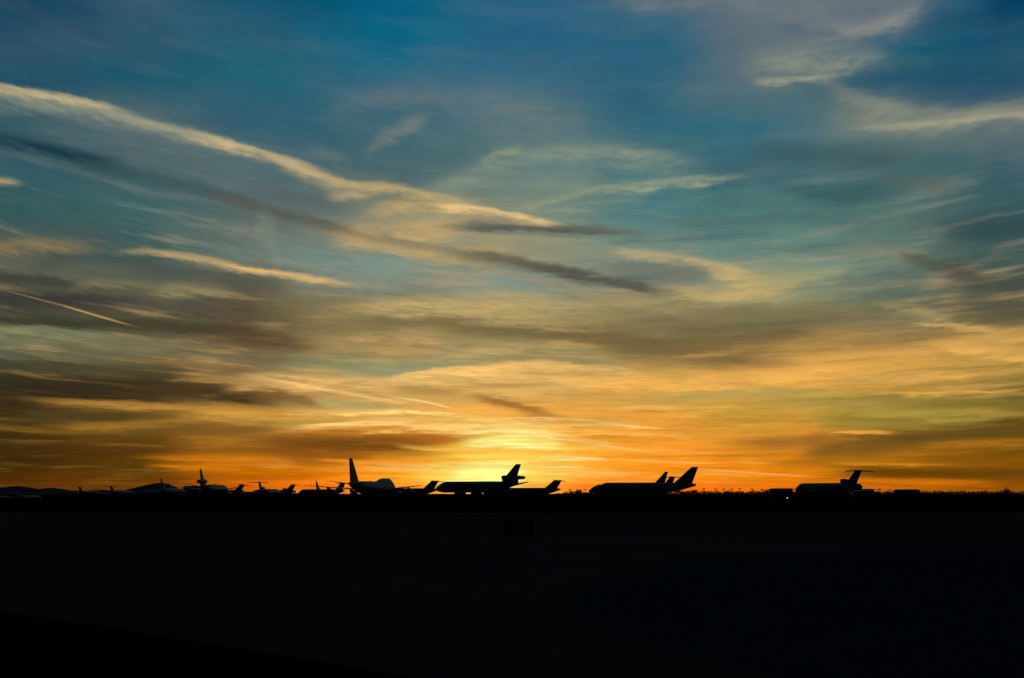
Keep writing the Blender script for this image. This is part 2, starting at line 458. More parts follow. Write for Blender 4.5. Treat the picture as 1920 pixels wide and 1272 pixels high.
# glow round the sun (a low bank of bright cloud hides the disc)
for p0, pm, p1, wu, wd, c, op in (
    ((800,884),(930,882),(1060,884),20,30,(255,226,100),.55),
    ((845,800),(950,800),(1050,800),9,14,(255,222,130),.55),
    ((880,832),(960,828),(1050,836),9,12,(255,244,130),.90),
    ((900,850),(980,846),(1080,852),4,5,(255,190,80),.55),
    ((850,868),(930,872),(1010,868),4,4,(255,206,86),.5),
    ((852,889),(908,885),(968,890),18,34,(255,255,142),1.0),
    ((890,838),(950,833),(1000,838),4,5,(255,255,165),.85)):
    ribbon(p0, pm, p1, wu, wd, c, op, .5)
for r_ in (((690,786),(800,790),(900,784),5,7,(255,206,116),.65), ((780,800),(860,806),(960,800),5,7,(255,214,122),.6),
           ((700,812),(790,806),(880,812),2.2,3.2,(255,198,104),.6), ((880,816),(970,808),(1085,820),3,4,(255,228,140),.75),
           ((930,822),(1000,816),(1075,828),1.3,2.2,(255,240,170),.7), ((1040,836),(1075,831),(1100,820),2.4,3,(255,172,60),.6),
           ((1060,836),(1110,834),(1170,838),3,4,(255,196,100),.6), ((760,836),(830,842),(900,836),2.6,3.6,(255,190,84),.55),
           ((1080,808),(1180,812),(1290,822),3,4,(255,190,96),.5), ((1120,842),(1240,846),(1360,852),4,5,(255,172,72),.45),
           ((700,878),(800,881),(880,876),2.6,3.6,(255,204,112),.55), ((1000,884),(1090,884),(1200,890),4,6,(255,184,96),.55),
           ((980,872),(1020,873),(1080,878),2,3,(255,214,140),.5), ((600,862),(700,866),(820,864),2.4,3,(250,146,30),.6),
           ((760,858),(880,863),(985,857),2.6,3.4,(255,164,52),.62), ((985,871),(1090,869),(1210,876),3.5,4.5,(255,158,44),.55),
           ((990,849),(1060,846),(1150,850),3,4,(255,166,62),.6), ((820,846),(890,842),(950,846),2.4,3,(255,176,66),.5),
           ((820,874),(880,877),(930,873),1.4,2.2,(255,214,120),.6), ((940,862),(1010,860),(1080,864),1.3,1.9,(255,240,160),.6),
           ((1000,911),(1180,913),(1420,916),7,9,(250,108,10),.60), ((520,913),(690,915),(850,914),6,8,(250,116,18),.50)):
    ribbon(*r_, .9)
# thin contrails, straight
for p0, pm, p1, w_, c, op in (
    ((15,545),(130,577),(230,607),1.2,(186,150,90),.35),
    ((125,574),(180,592),(236,609),1.1,(212,166,96),.60),
    ((500,708),(620,732),(740,754),2.6,(255,210,130),.55),
    ((520,704),(580,710),(640,722),1.6,(240,196,120),.5),
    ((740,744),(790,752),(840,765),1.4,(255,220,146),.65),
    ((1290,877),(1400,886),(1510,893),1.4,(255,176,92),.75),
    ((960,795),(1060,822),(1200,846),1.3,(255,206,120),.4)):
    ribbon(p0, pm, p1, w_, w_ * 1.3, c, op, .3, thin=1)

# overall fibre of the cirrus
NM2 = M('MULTIPLY', NMOD, maprange(EL, 5.0, 13.0, 1.75, 0.75, smooth=False))
fib = lambda k_: M('MULTIPLY_ADD', NM2, k_, 1.0)
sky = mixc(1.0, sky, combine(fib(0.20), fib(0.15), fib(0.10)), blend='MULTIPLY')

# away from the sunset the dome is the plain evening sky
nish = N.new('ShaderNodeTexSky')
nish.sky_type = 'NISHITA'
nish.sun_disc = False
nish.sun_elevation = R(SUN_EL)
nish.sun_rotation = R(SUN_AZ)
nish.altitude = 300
nish.dust_density = 2.0
NISH_GAIN = 0.012
nk = mixc(1.0, nish.outputs[0], (NISH_GAIN,) * 3, blend='MULTIPLY')
zen = maprange(EL, 12.0, 60.0)
nk = mixc(1.0, nk, combine(M('MULTIPLY', zen, 0.007), M('MULTIPLY', zen, 0.019), M('MULTIPLY', zen, 0.032)), blend='ADD')
away = M('MAXIMUM', maprange(M('ABSOLUTE', AZ), 21.0, 42.0), maprange(EL, 20.2, 34.0))
skyout = mixc(away, sky, nk)
bg = N.new('ShaderNodeBackground')
LK.new(skyout, bg.inputs['Color'])
bg.inputs['Strength'].default_value = 1.0
wo = N.new('ShaderNodeOutputWorld')
LK.new(bg.outputs[0], wo.inputs['Surface'])
world.cycles.sampling_method = 'NONE'
#=====END SKY=====
# ------------------------------------------------------------------ materials
def mat(name, col, rough=0.6, col2=None, scale=3.0, metallic=0.0, spec=0.5, emit=None, estr=0.0, detail=4, stretch=None):
    m = bpy.data.materials.new(name)
    m.use_nodes = True
    t_ = m.node_tree
    b = t_.nodes['Principled BSDF']
    b.inputs['Roughness'].default_value = rough
    b.inputs['Metallic'].default_value = metallic
    b.inputs['Specular IOR Level'].default_value = spec
    if col2 is None:
        col2 = tuple(c * 0.75 for c in col)
    tcn = t_.nodes.new('ShaderNodeTexCoord')
    mp = t_.nodes.new('ShaderNodeMapping')
    if stretch:
        mp.inputs['Scale'].default_value = stretch
    t_.links.new(tcn.outputs['Object'], mp.inputs[0])
    f = noise(mp.outputs[0], scale, detail, 0.6, tree=t_)
    f = maprange(f, 0.35, 0.65, tree=t_)
    t_.links.new(mixc(f, col, col2, tree=t_), b.inputs['Base Color'])
    if emit:
        b.inputs['Emission Color'].default_value = (*emit, 1)
        b.inputs['Emission Strength'].default_value = estr
    return m

MT = {
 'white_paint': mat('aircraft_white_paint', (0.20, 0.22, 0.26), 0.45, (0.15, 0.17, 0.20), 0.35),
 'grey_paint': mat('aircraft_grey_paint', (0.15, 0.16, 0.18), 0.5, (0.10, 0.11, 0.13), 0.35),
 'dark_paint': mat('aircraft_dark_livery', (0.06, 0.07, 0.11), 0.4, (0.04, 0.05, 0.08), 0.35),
 'metal': mat('bare_aluminium', (0.22, 0.22, 0.24), 0.5, (0.16, 0.16, 0.18), 0.6, metallic=0.6),
 'dark_metal': mat('dark_intake_metal', (0.03, 0.03, 0.035), 0.6, None, 2.0),
 'rubber': mat('tyre_rubber', (0.02, 0.02, 0.02), 0.9),
 'glass': mat('cockpit_glass', (0.015, 0.018, 0.02), 0.08, None, 1.0),
 'wood': mat('palm_trunk_bark', (0.10, 0.08, 0.06), 0.95, (0.06, 0.05, 0.04), 2.0),
 'frond': mat('palm_frond', (0.05, 0.08, 0.03), 0.8, (0.03, 0.05, 0.02), 2.0),
 'leaf': mat('desert_scrub', (0.055, 0.06, 0.03), 0.9, (0.03, 0.04, 0.02), 0.2),
 'shed': mat('corrugated_shed_wall', (0.07, 0.065, 0.06), 0.8, (0.05, 0.05, 0.045), 0.5, spec=0.1),
 'roof': mat('shed_roof_sheet', (0.07, 0.07, 0.07), 0.8, (0.05, 0.05, 0.05), 0.5, spec=0.1),
 'steel': mat('galvanised_steel', (0.25, 0.25, 0.25), 0.6, (0.17, 0.17, 0.17), 4.0),
 'sign_back': mat('sign_back_panel', (0.035, 0.035, 0.045), 0.7, (0.025, 0.025, 0.03), 3.0),
 'hill': mat('desert_hillside', (0.055, 0.045, 0.04), 1.0, (0.035, 0.03, 0.03), 0.004, detail=8),
 'lamp': mat('lamp_lens', (0.9, 0.7, 0.6), 0.3, None, 1.0, emit=(1.0, 0.62, 0.50), estr=3.5),
}

def link(o, parent=None):
    COL.objects.link(o)
    if parent:
        o.parent = parent
    return o

def mesh_obj(name, bm, m, parent=None, smooth=True):
    bmesh.ops.recalc_face_normals(bm, faces=bm.faces)
    me = bpy.data.meshes.new(name)
    bm.to_mesh(me)
    bm.free()
    me.materials.append(m)
    for p_ in me.polygons:
        p_.use_smooth = smooth
    if smooth:
        try:
            me.set_sharp_from_angle(angle=R(35))
        except Exception:
            pass
    return link(bpy.data.objects.new(name, me), parent)

def tag(o, label, cat, group=None, kind=None):
    if label: o['label'] = label
    if cat: o['category'] = cat
    if group: o['group'] = group
    if kind: o['kind'] = kind
    return o

def box(bm, x0, x1, y0, y1, z0, z1):
    v = [bm.verts.new(p_) for p_ in ((x0,y0,z0),(x1,y0,z0),(x1,y1,z0),(x0,y1,z0),(x0,y0,z1),(x1,y0,z1),(x1,y1,z1),(x0,y1,z1))]
    for f in ((0,3,2,1),(4,5,6,7),(0,1,5,4),(1,2,6,5),(2,3,7,6),(3,0,4,7)):
        bm.faces.new([v[i] for i in f])

def rings(bm, rs, cap=True):
    """loft closed rings of equal length"""
    vv = [[bm.verts.new(p_) for p_ in r_] for r_ in rs]
    n = len(vv[0])
    for a_, b_ in zip(vv, vv[1:]):
        for i in range(n):
            bm.faces.new((a_[i], a_[(i + 1) % n], b_[(i + 1) % n], b_[i]))
    if cap:
        bm.faces.new(vv[0]); bm.faces.new(list(reversed(vv[-1])))
    return vv

def tube(bm, p0, p1, r0, r1=None, n=8):
    p0, p1 = Vector(p0), Vector(p1)
    r1 = r0 if r1 is None else r1
    d = (p1 - p0).normalized()
    q_ = d.to_track_quat('Z', 'Y').to_matrix()
    rs = []
    for c_, r_ in ((p0, r0), (p1, r1)):
        rs.append([c_ + q_ @ Vector((math.cos(2*math.pi*i/n) * r_, math.sin(2*math.pi*i/n) * r_, 0)) for i in range(n)])
    rings(bm, rs)

def fus_rings(stations, n=24):
    """stations: x, centre z, half width, top radius, bottom radius, pinch"""
    rs = []
    for x, zc, ry, rt, rb, pin in stations:
        r_ = []
        for i in range(n):
            a_ = 2 * math.pi * i / n
            c_, s_2 = math.cos(a_), math.sin(a_)
            w = ry * (1 - pin * max(0.0, s_2) ** 1.2)
            r_.append(Vector((x, c_ * w, zc + (rt if s_2 > 0 else rb) * s_2)))
        rs.append(r_)
    return rs

FOIL = [(0.0, 0.0), (0.03, 0.32), (0.15, 0.8), (0.35, 1.0), (0.65, 0.62), (1.0, 0.04), (1.0, -0.04), (0.65, -0.45), (0.35, -0.62), (0.15, -0.55), (0.03, -0.25)]
def surface(bm, secs, up):
    """lifting surface: secs = list of (leading edge point, chord, thickness); chord runs to -x, thickness along up"""
    up = Vector(up)
    rs = []
    for le, ch, th in secs:
        rs.append([Vector(le) + Vector((-a_ * ch, 0, 0)) + up * (b_ * th * 0.5) for a_, b_ in FOIL])
    rings(bm, rs)

def nacelle(bm, x0, y, z, length, r, rex=0.62):
    """open jet pod: x0 is the intake lip, the pod runs to -x"""
    prof = [(0.30, 0.55), (0.30, 0.80), (0.05, 0.82), (0.0, 0.90), (0.03, 0.98), (0.2, 1.06), (0.45, 1.05), (0.7, 0.94), (0.92, rex + 0.06), (1.0, rex), (0.97, rex * 0.8), (0.9, rex * 0.35), (1.08, 0.05)]
    n = 18
    rs = []
    for a_, b_ in prof:
        rs.append([Vector((x0 - a_ * length, y + math.cos(2*math.pi*i/n) * r * b_, z + math.sin(2*math.pi*i/n) * r * b_)) for i in range(n)])
    rings(bm, rs)

def wheel(bm, x, y, r, w, n=14):
    rs = []
    for dy, rr in ((-w/2, r*0.55), (-w/2, r*0.9), (-w/4, r), (w/4, r), (w/2, r*0.9), (w/2, r*0.55)):
        rs.append([Vector((x + math.cos(2*math.pi*i/n) * rr, y + dy, r + math.sin(2*math.pi*i/n) * rr)) for i in range(n)])
    rings(bm, rs)

TYPES = {
 # L length, r radius, zc axis height; nose/tail taper lengths
 'jumbo': dict(L=69, r=3.25, zc=5.35, nose=8, tail=22, hump=True,
   wing=dict(x=13.5, root=15.0, tip=4.0, half=29.8, le_tip=-13.5, z=3.9, zt=6.5, th=1.5),
   fin=dict(x=-20.0, root=13.5, tip=4.6, top=19.3, le_tip=-30.2),
   stab=dict(x=-24.2, root=8.5, tip=2.8, half=11.1, le_tip=-33.0, z=7.0, zt=8.5),
   pods=[(9.0, 11.7, 2.6, 6.0, 1.30), (1.0, 20.8, 3.3, 6.0, 1.30)], tail_eng=None, gear=[(2.5, 5.5), (-1.5, 1.9)], nosegear=27.0),
 'trijet': dict(L=51, r=2.95, zc=5.95, nose=7, tail=16,
   wing=dict(x=8.5, root=11.5, tip=2.9, half=25.2, le_tip=-9.0, z=4.3, zt=7.2, th=1.3),
   fin=dict(x=-15.6, root=8.8, tip=3.2, top=17.7, le_tip=-24.2),
   stab=dict(x=-17.8, root=6.6, tip=2.6, half=10.8, le_tip=-24.0, z=6.6, zt=8.6),
   pods=[(7.5, 8.1, 2.7, 6.0, 1.35)], er=1.2, tail_eng='banjo', gear=[(-1.5, 5.3)], nosegear=20.5),
 'twin': dict(L=53.5, r=2.85, zc=5.45, nose=6.5, tail=17,
   wing=dict(x=7.5, root=10.5, tip=2.8, half=22.4, le_tip=-6.8, z=4.1, zt=6.3, th=1.2),
   fin=dict(x=-15.2, root=10.0, tip=3.5, top=16.5, le_tip=-24.6),
   stab=dict(x=-17.5, root=6.2, tip=2.4, half=8.3, le_tip=-22.5, z=6.2, zt=7.0),
   pods=[(6.5, 7.9, 2.4, 5.6, 1.30)], tail_eng=None, gear=[(-1.0, 4.8)], nosegear=18.5),
 'narrow': dict(L=38, r=1.9, zc=3.75, nose=4.6, tail=11,
   wing=dict(x=5.2, root=7.2, tip=1.8, half=15.0, le_tip=-3.2, z=2.7, zt=4.2, th=0.8),
   fin=dict(x=-9.5, root=7.0, tip=2.0, top=11.3, le_tip=-15.6),
   stab=dict(x=-12.4, root=4.4, tip=1.6, half=6.0, le_tip=-16.2, z=4.3, zt=4.9),
   pods=[(5.0, 5.0, 1.7, 4.0, 0.85)], tail_eng=None, gear=[(-1.5, 2.7)], nosegear=13.2),
 'ttri': dict(L=45.5, r=1.95, zc=3.85, nose=5.0, tail=10,
   wing=dict(x=3.5, root=9.0, tip=2.2, half=16.4, le_tip=-6.6, z=2.7, zt=3.8, th=0.9),
   fin=dict(x=-13.0, root=7.6, tip=4.4, top=10.25, le_tip=-18.6),
   tstab=dict(x=-18.0, root=4.4, tip=1.8, half=5.45, le_tip=-22.0),
   pods=[], tail_eng='sduct', gear=[(-3.0, 2.8)], nosegear=16.0),
 'ttwin': dict(L=42, r=1.75, zc=3.45, nose=4.6, tail=9,
   wing=dict(x=-0.5, root=7.6, tip=1.6, half=15.5, le_tip=-7.6, z=2.3, zt=3.5, th=0.8),
   fin=dict(x=-13.0, root=6.8, tip=4.2, top=9.0, le_tip=-17.6),
   tstab=dict(x=-17.4, root=3.8, tip=1.6, half=6.1, le_tip=-20.4),
   pods=[], tail_eng='side', gear=[(-4.0, 2.4)], nosegear=16.5),
}

def profile(T):
    L, r, zc, nl, tl = T['L'], T['r'], T['zc'], T['nose'], T['tail']
    xf, xa = L / 2, -L / 2
    st = []
    for k_ in (0.0, 0.04, 0.12, 0.25, 0.42, 0.62, 0.82, 1.0):
        f_ = max(0.06, (1 - (1 - k_) ** 2.0) ** 0.66)
        st.append([xf - nl * k_, zc - 0.42 * r * (1 - k_) ** 1.5, r * f_, r * f_ * (0.60 + 0.40 * k_ ** 0.8), r * f_ * (0.80 + 0.20 * k_), 0.0])
    if T.get('hump'):
        H = 1.75
        for s_2 in st:
            s_2[3] = s_2[3] + H * max(0.0, min(1.0, (xf - s_2[0] - 1.5) / 6.0)) ** 0.8
            s_2[5] = 0.25 * max(0.0, min(1.0, (xf - s_2[0] - 1.5) / 6.0))
        for xx, hh, pp in ((xf - 12, 1.0, .25), (xf - 18, .98, .25), (xf - 21, .8, .2), (xf - 24, .4, .1), (xf - 27, 0.05, 0)):
            st.append([xx, zc, r, r + H * hh, r, pp])
    st.append([0.0, zc, r, r, r, 0.0])
    for k_ in (0.0, 0.2, 0.4, 0.6, 0.8, 0.93, 1.0):
        f_ = max(0.10, 1 - 0.90 * k_ ** 1.5)
        top = zc + r * (1 - 0.22 * k_ ** 2)
        bot = (zc - r) + (2 * r * 0.70) * k_ ** 1.35
        hgt = max(0.12 * r, top - bot)
        st.append([xa + tl * (1 - k_), (top + bot) / 2 if k_ else zc, r * f_, hgt / 2, hgt / 2, 0.0])
    return st

def place(ptail, pnose, D, L):
    """centre x and heading so that the tail end and the nose fall at two columns, the tail being the nearer end"""
    kk = math.cos(TILT) / F
    def diff(th):
        ty, ny = D - L / 2 * math.sin(th), D + L / 2 * math.sin(th)
        cx = (ptail - 960) * ty * kk + L / 2 * math.cos(th)
        return 960 + (cx + L / 2 * math.cos(th)) / (ny * kk) - ptail, cx
    lo, hi = 0.0, math.pi
    for _ in range(50):
        mid = (lo + hi) / 2
        if diff(mid)[0] > pnose - ptail: lo = mid
        else: hi = mid
    return diff(lo)[1], math.degrees(lo)

def make_plane(kind, tag_name, label, group, ptail, pnose, D, paint='white_paint', finpaint=None, scale=1.0, zoff=0.0, windows=True, notch=False, over=None):
    T = dict(TYPES[kind])
    if over:
        for k_, v_ in over.items():
            T[k_] = dict(T[k_], **v_) if isinstance(v_, dict) else v_
    root = link(bpy.data.objects.new(tag_name, None))
    sc3 = scale if isinstance(scale, tuple) else (scale,) * 3
    cx_, deg = place(ptail, pnose, D, T['L'] * sc3[0])
    root.location = (cx_, D, zoff)
    root.rotation_euler = (0, 0, R(deg))
    root.scale = sc3
    tag(root, label, 'airplane', group)
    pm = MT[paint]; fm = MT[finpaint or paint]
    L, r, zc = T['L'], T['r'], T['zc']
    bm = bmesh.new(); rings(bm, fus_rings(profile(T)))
    body = mesh_obj('fuselage', bm, pm, root)
    # cockpit panes lie a couple of centimetres proud of the skin
    if windows:
        st = profile(T)
        def skin(x, ang, off):
            st2 = sorted(st, key=lambda q_: -q_[0])
            for p_, q_ in zip(st2, st2[1:]):
                if q_[0] <= x <= p_[0]:
                    k_ = (p_[0] - x) / max(1e-6, p_[0] - q_[0])
                    zz, ry, rt, rb, pin = (p_[i] + (q_[i] - p_[i]) * k_ for i in range(1, 6))
                    c_, s_2 = math.cos(ang), math.sin(ang)
                    w = ry * (1 - pin * max(0.0, s_2) ** 1.2)
                    return Vector((x, c_ * (w + off), zz + s_2 * (rt + off)))
        xw = L / 2 - T['nose'] * (0.36 if not T.get('hump') else 0.80)
        for sy in (-1, 1):
            bm = bmesh.new()
            A_ = (R(50), R(80)) if T.get('hump') else (R(38), R(74))
            rs = []
            for dx_, a0_, a1_ in ((0.0, A_[0], A_[1]), (-0.7, A_[0] - .1, A_[1] - .12), (-1.5, A_[0] - .15, A_[1] - .35)):
                q_ = [skin(xw + dx_, a0_ + (a1_ - a0_) * i / 3, .02) for i in range(4)] + [skin(xw + dx_, a0_ + (a1_ - a0_) * i / 3, -.08) for i in (3, 2, 1, 0)]
                rs.append([Vector((v_.x, v_.y * sy, v_.z)) for v_ in q_])
            rings(bm, rs)
            mesh_obj('cockpit_window', bm, MT['glass'], body, False)
    W = T['wing']
    for sy in (1, -1):
        bm = bmesh.new()
        km = 0.38
        mid_le = W['x'] + (W['le_tip'] - W['x']) * km
        mch = (W['root'] + (W['tip'] - W['root']) * km) * 0.84
        surface(bm, [((W['x'] + 0.6, sy * r * 0.3, W['z']), W['root'] * 1.05, W['th']),
                     ((mid_le, sy * W['half'] * km, W['z'] + (W['zt'] - W['z']) * km), mch, W['th'] * 0.62),
                     ((W['le_tip'], sy * W['half'], W['zt']), W['tip'], W['th'] * 0.18)], (0, 0, 1))
        wing = mesh_obj('wing', bm, MT['metal'], root)
        for (ex, ey, ez, el_, er) in T['pods']:
            bm = bmesh.new(); nacelle(bm, ex, sy * ey, ez, el_, er)
            eng = mesh_obj('engine', bm, pm, root)
            bm = bmesh.new()
            kk = ey / W['half']
            wz = W['z'] + (W['zt'] - W['z']) * kk
            lx = W['x'] + (W['le_tip'] - W['x']) * kk
            rings(bm, [[Vector((a_, sy * ey + b_, c_)) for a_, b_, c_ in ((ex - 1.6, -0.18, zz), (ex - 1.6, 0.18, zz), (lx - 2.5, 0.18, zz2), (lx - 2.5, -0.18, zz2))]
                       for zz, zz2 in ((ez + er * 0.8, ez + er * 0.4), (ez + er * 1.12, wz + 0.1))])
            mesh_obj('pylon', bm, pm, eng, False)
    Fn = T['fin']
    bm = bmesh.new()
    zb = zc + r * 0.55
    surface(bm, [((Fn['x'] + 1.2, 0, zb), Fn['root'] * 1.05, r * 0.34), ((Fn['le_tip'], 0, Fn['top']), Fn['tip'], r * 0.12)], (0, 1, 0))
    fin = mesh_obj('tail_fin', bm, fm, root)
    if notch:
        bm = bmesh.new()
        surface(bm, [((Fn['le_tip'] - Fn['tip'] * 0.1, 0, Fn['top'] - 0.3), Fn['tip'] * 0.3, 0.2), ((Fn['le_tip'] - Fn['tip'] * 0.2, 0, Fn['top'] + 0.55), Fn['tip'] * 0.16, 0.1)], (0, 1, 0))
        mesh_obj('fin_tip_fairing', bm, fm, fin)
    if T.get('stab'):
        S_ = T['stab']
        for sy in (1, -1):
            bm = bmesh.new()
            surface(bm, [((S_['x'] + 0.8, sy * r * 0.15, S_['z']), S_['root'] * 1.05, r * 0.26), ((S_['le_tip'], sy * S_['half'], S_['zt']), S_['tip'], r * 0.06)], (0, 0, 1))
            mesh_obj('tailplane', bm, MT['metal'], root)
    if T.get('tstab'):
        S_ = T['tstab']
        zt = Fn['top'] - 0.25
        for sy in (1, -1):
            bm = bmesh.new()
            surface(bm, [((S_['x'] + 0.3, 0.0, zt + 0.08), S_['root'], 0.62), ((S_['le_tip'], sy * S_['half'], zt - 0.32), S_['tip'], 0.40)], (0, 0, 1))
            mesh_obj('tailplane', bm, MT['metal'], root)
    te = T['tail_eng']
    if te == 'banjo':
        xr = Fn['x']
        zq = zc + r * 1.62
        bm = bmesh.new(); nacelle(bm, xr - 0.6, 0, zq, 13.2, T['er'], 0.66)
        e_ = mesh_obj('tail_engine', bm, pm, root)
        bm = bmesh.new()
        surface(bm, [((xr - 1.4, 0, zc + r * 0.5), 8.8, 1.9), ((xr - 2.0, 0, zq), 8.2, 1.7)], (0, 1, 0))
        mesh_obj('engine_support', bm, pm, e_)
    if te in ('sduct', 'side'):
        xe = -L / 2 + T['tail'] + 1.5
        for sy in (1, -1):
            bm = bmesh.new(); nacelle(bm, xe, sy * (r + 0.95), zc + r * 0.32, 5.6, 0.72, 0.7)
            e_ = mesh_obj('engine', bm, pm, root)
            bm = bmesh.new()
            box(bm, xe - 4.2, xe - 1.0, min(sy * (r * 0.6), sy * (r + 0.5)), max(sy * (r * 0.6), sy * (r + 0.5)), zc + r * 0.24, zc + r * 0.40)
            mesh_obj('pylon', bm, pm, e_, False)
    if te == 'sduct':
        xe = Fn['x'] + 2.9
        zq = zc + r * 1.28
        rs = []
        n = 16
        for a_, b_, c_ in ((1.2, 0.4, 0.0), (1.2, .60, 0.0), (0.05, .62, 0.0), (0.0, 0.72, 0.0), (0.15, .80, 0.0), (2.0, 0.84, -0.05), (4.5, .8, -0.2), (7.0, 0.66, -0.6), (9.0, 0.45, -0.9)):
            rs.append([Vector((xe - a_, math.cos(2*math.pi*i/n) * b_ * 0.95, zq + c_ + math.sin(2*math.pi*i/n) * b_)) for i in range(n)])
        bm = bmesh.new(); rings(bm, rs)
        mesh_obj('centre_intake', bm, pm, root)
        bm = bmesh.new(); nacelle(bm, -L / 2 + 3.2, 0, zc + r * 0.25, 3.4, 0.8, 0.8)
        mesh_obj('tail_pipe', bm, MT['dark_metal'], root)
    # landing gear
    wr = 0.22 * r if r > 2.5 else 0.5
    for gx, gy in T['gear']:
        for sy in (1, -1):
            bm = bmesh.new()
            tube(bm, (gx, sy * gy, wr), (gx, sy * gy, zc - r * 0.3), 0.14 * wr / 0.6 + 0.08)
            box(bm, gx - wr * 1.3, gx + wr * 1.3, sy * gy - 0.12, sy * gy + 0.12, wr - 0.1, wr + 0.1)
            gr_ = mesh_obj('landing_gear', bm, MT['steel'], root)
            bm = bmesh.new()
            for dx in ((-wr * 1.2, wr * 1.2) if r > 2.5 else (0.0,)):
                for dy in (-0.45, 0.45):
                    wheel(bm, gx + dx, sy * gy + dy, wr, 0.34)
            mesh_obj('wheels', bm, MT['rubber'], gr_)
    bm = bmesh.new()
    gx = T['nosegear']
    tube(bm, (gx, 0, wr * 0.9), (gx, 0, zc - r * 0.6), 0.11)
    gr_ = mesh_obj('nose_gear', bm, MT['steel'], root)
    bm = bmesh.new()
    for dy in (-0.3, 0.3): wheel(bm, gx, dy, wr * 0.85, 0.26)
    mesh_obj('wheels', bm, MT['rubber'], gr_)
    return root

# ------------------------------------------------------------------ ground
def gmat(name, c1, c2, rough, scale, spec, gloss=0.0, bump=0.0):
    m = bpy.data.materials.new(name); m.use_nodes = True
    t_ = m.node_tree; b = t_.nodes['Principled BSDF']
    b.inputs['Roughness'].default_value = rough
    b.inputs['Specular IOR Level'].default_value = spec
    tcn = t_.nodes.new('ShaderNodeTexCoord')
    f1 = maprange(noise(tcn.outputs['Object'], scale, 7, 0.65, tree=t_), 0.3, 0.7, tree=t_)
    f2 = maprange(noise(tcn.outputs['Object'], scale * 0.06, 5, 0.6, tree=t_), 0.38, 0.62, tree=t_)
    f = M('MULTIPLY_ADD', f1, 0.5, M('MULTIPLY', f2, 0.5, tree=t_), tree=t_)
    t_.links.new(mixc(f, c1, c2, tree=t_), b.inputs['Base Color'])
    if bump:
        bn = t_.nodes.new('ShaderNodeBump')
        bn.inputs['Strength'].default_value = bump
        bn.inputs['Distance'].default_value = 0.05
        t_.links.new(noise(tcn.outputs['Object'], scale * 6, 4, 0.6, tree=t_), bn.inputs['Height'])
        t_.links.new(bn.outputs[0], b.inputs['Normal'])
    if gloss:
        gl = t_.nodes.new('ShaderNodeBsdfGlossy')
        gl.inputs['Roughness'].default_value = 0.30
        gl.inputs['Color'].default_value = (.8, .8, .8, 1)
        mx = t_.nodes.new('ShaderNodeMixShader')
        mx.inputs[0].default_value = gloss
        t_.links.new(b.outputs[0], mx.inputs[1]); t_.links.new(gl.outputs[0], mx.inputs[2])
        t_.links.new(mx.outputs[0], [n_ for n_ in t_.nodes if n_.type == 'OUTPUT_MATERIAL'][0].inputs['Surface'])
    return m

g_grass = gmat('dry_airfield_grass', (0.052, 0.050, 0.054), (0.105, 0.090, 0.080), 0.9, 0.35, 0.0, bump=0.6)
g_asph = gmat('taxiway_asphalt', (0.030, 0.044, 0.060), (0.042, 0.056, 0.072), 0.9, 0.5, 0.0, bump=0.3)
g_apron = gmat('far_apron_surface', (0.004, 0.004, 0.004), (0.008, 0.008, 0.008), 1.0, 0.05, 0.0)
g_dirt = gmat('bare_dirt_shoulder', (0.060, 0.052, 0.040), (0.10, 0.080, 0.056), 0.95, 0.8, 0.0, bump=0.5)
g_road = gmat('near_road_asphalt', (0.012, 0.013, 0.014), (0.020, 0.021, 0.022), 0.95, 0.5, 0.0, bump=0.3)
g_line = gmat('faded_paint', (0.18, 0.15, 0.06), (0.10, 0.09, 0.05), 0.7, 2.0, 0.3)

def dip(x, y):
    """shallow hollow in the far left of the field, where the low bodies stand"""
    q_ = ((x + 395) / 60.0) ** 2 + ((y - 1120) / 170.0) ** 2
    return -4.6 * math.exp(-q_ * q_)

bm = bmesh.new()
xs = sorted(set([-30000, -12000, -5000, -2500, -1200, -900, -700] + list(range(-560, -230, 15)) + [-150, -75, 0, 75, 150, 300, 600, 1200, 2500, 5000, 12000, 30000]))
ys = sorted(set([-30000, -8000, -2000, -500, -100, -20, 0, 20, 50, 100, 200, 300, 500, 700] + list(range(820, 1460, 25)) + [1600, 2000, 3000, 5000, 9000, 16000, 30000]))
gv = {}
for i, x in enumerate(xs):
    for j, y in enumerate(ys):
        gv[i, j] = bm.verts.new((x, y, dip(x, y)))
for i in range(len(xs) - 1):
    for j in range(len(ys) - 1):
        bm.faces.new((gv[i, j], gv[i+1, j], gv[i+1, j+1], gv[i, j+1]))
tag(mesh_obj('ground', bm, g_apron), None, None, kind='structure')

def sheet(name, pts, z, m, kind='structure'):
    bm = bmesh.new()
    bm.faces.new([bm.verts.new((x, y, z)) for x, y in pts])
    bmesh.ops.triangulate(bm, faces=bm.faces)
    o = mesh_obj(name, bm, m, smooth=False)
    o['kind'] = kind
    return o

def gp(px, py):
    """ground point under a pixel"""
    x = (px - 960) / F; u = (636 - py) / F
    y = math.cos(TILT) - math.sin(TILT) * u
    z = math.sin(TILT) + math.cos(TILT) * u
    k_ = -CAM_H / z
    return (x * k_, y * k_)

Y0 = gp(960, 961)[1]
random.seed(21)
edge = [(400 - i * 2.5, Y0 + 3.0 * math.sin(i * .11) + 2.0 * math.sin(i * .37 + 1) + random.uniform(-1.2, 1.2)) for i in range(321)]
sheet('airfield_grass', [(-400, -60), (400, -60)] + edge, 0.004, g_grass)

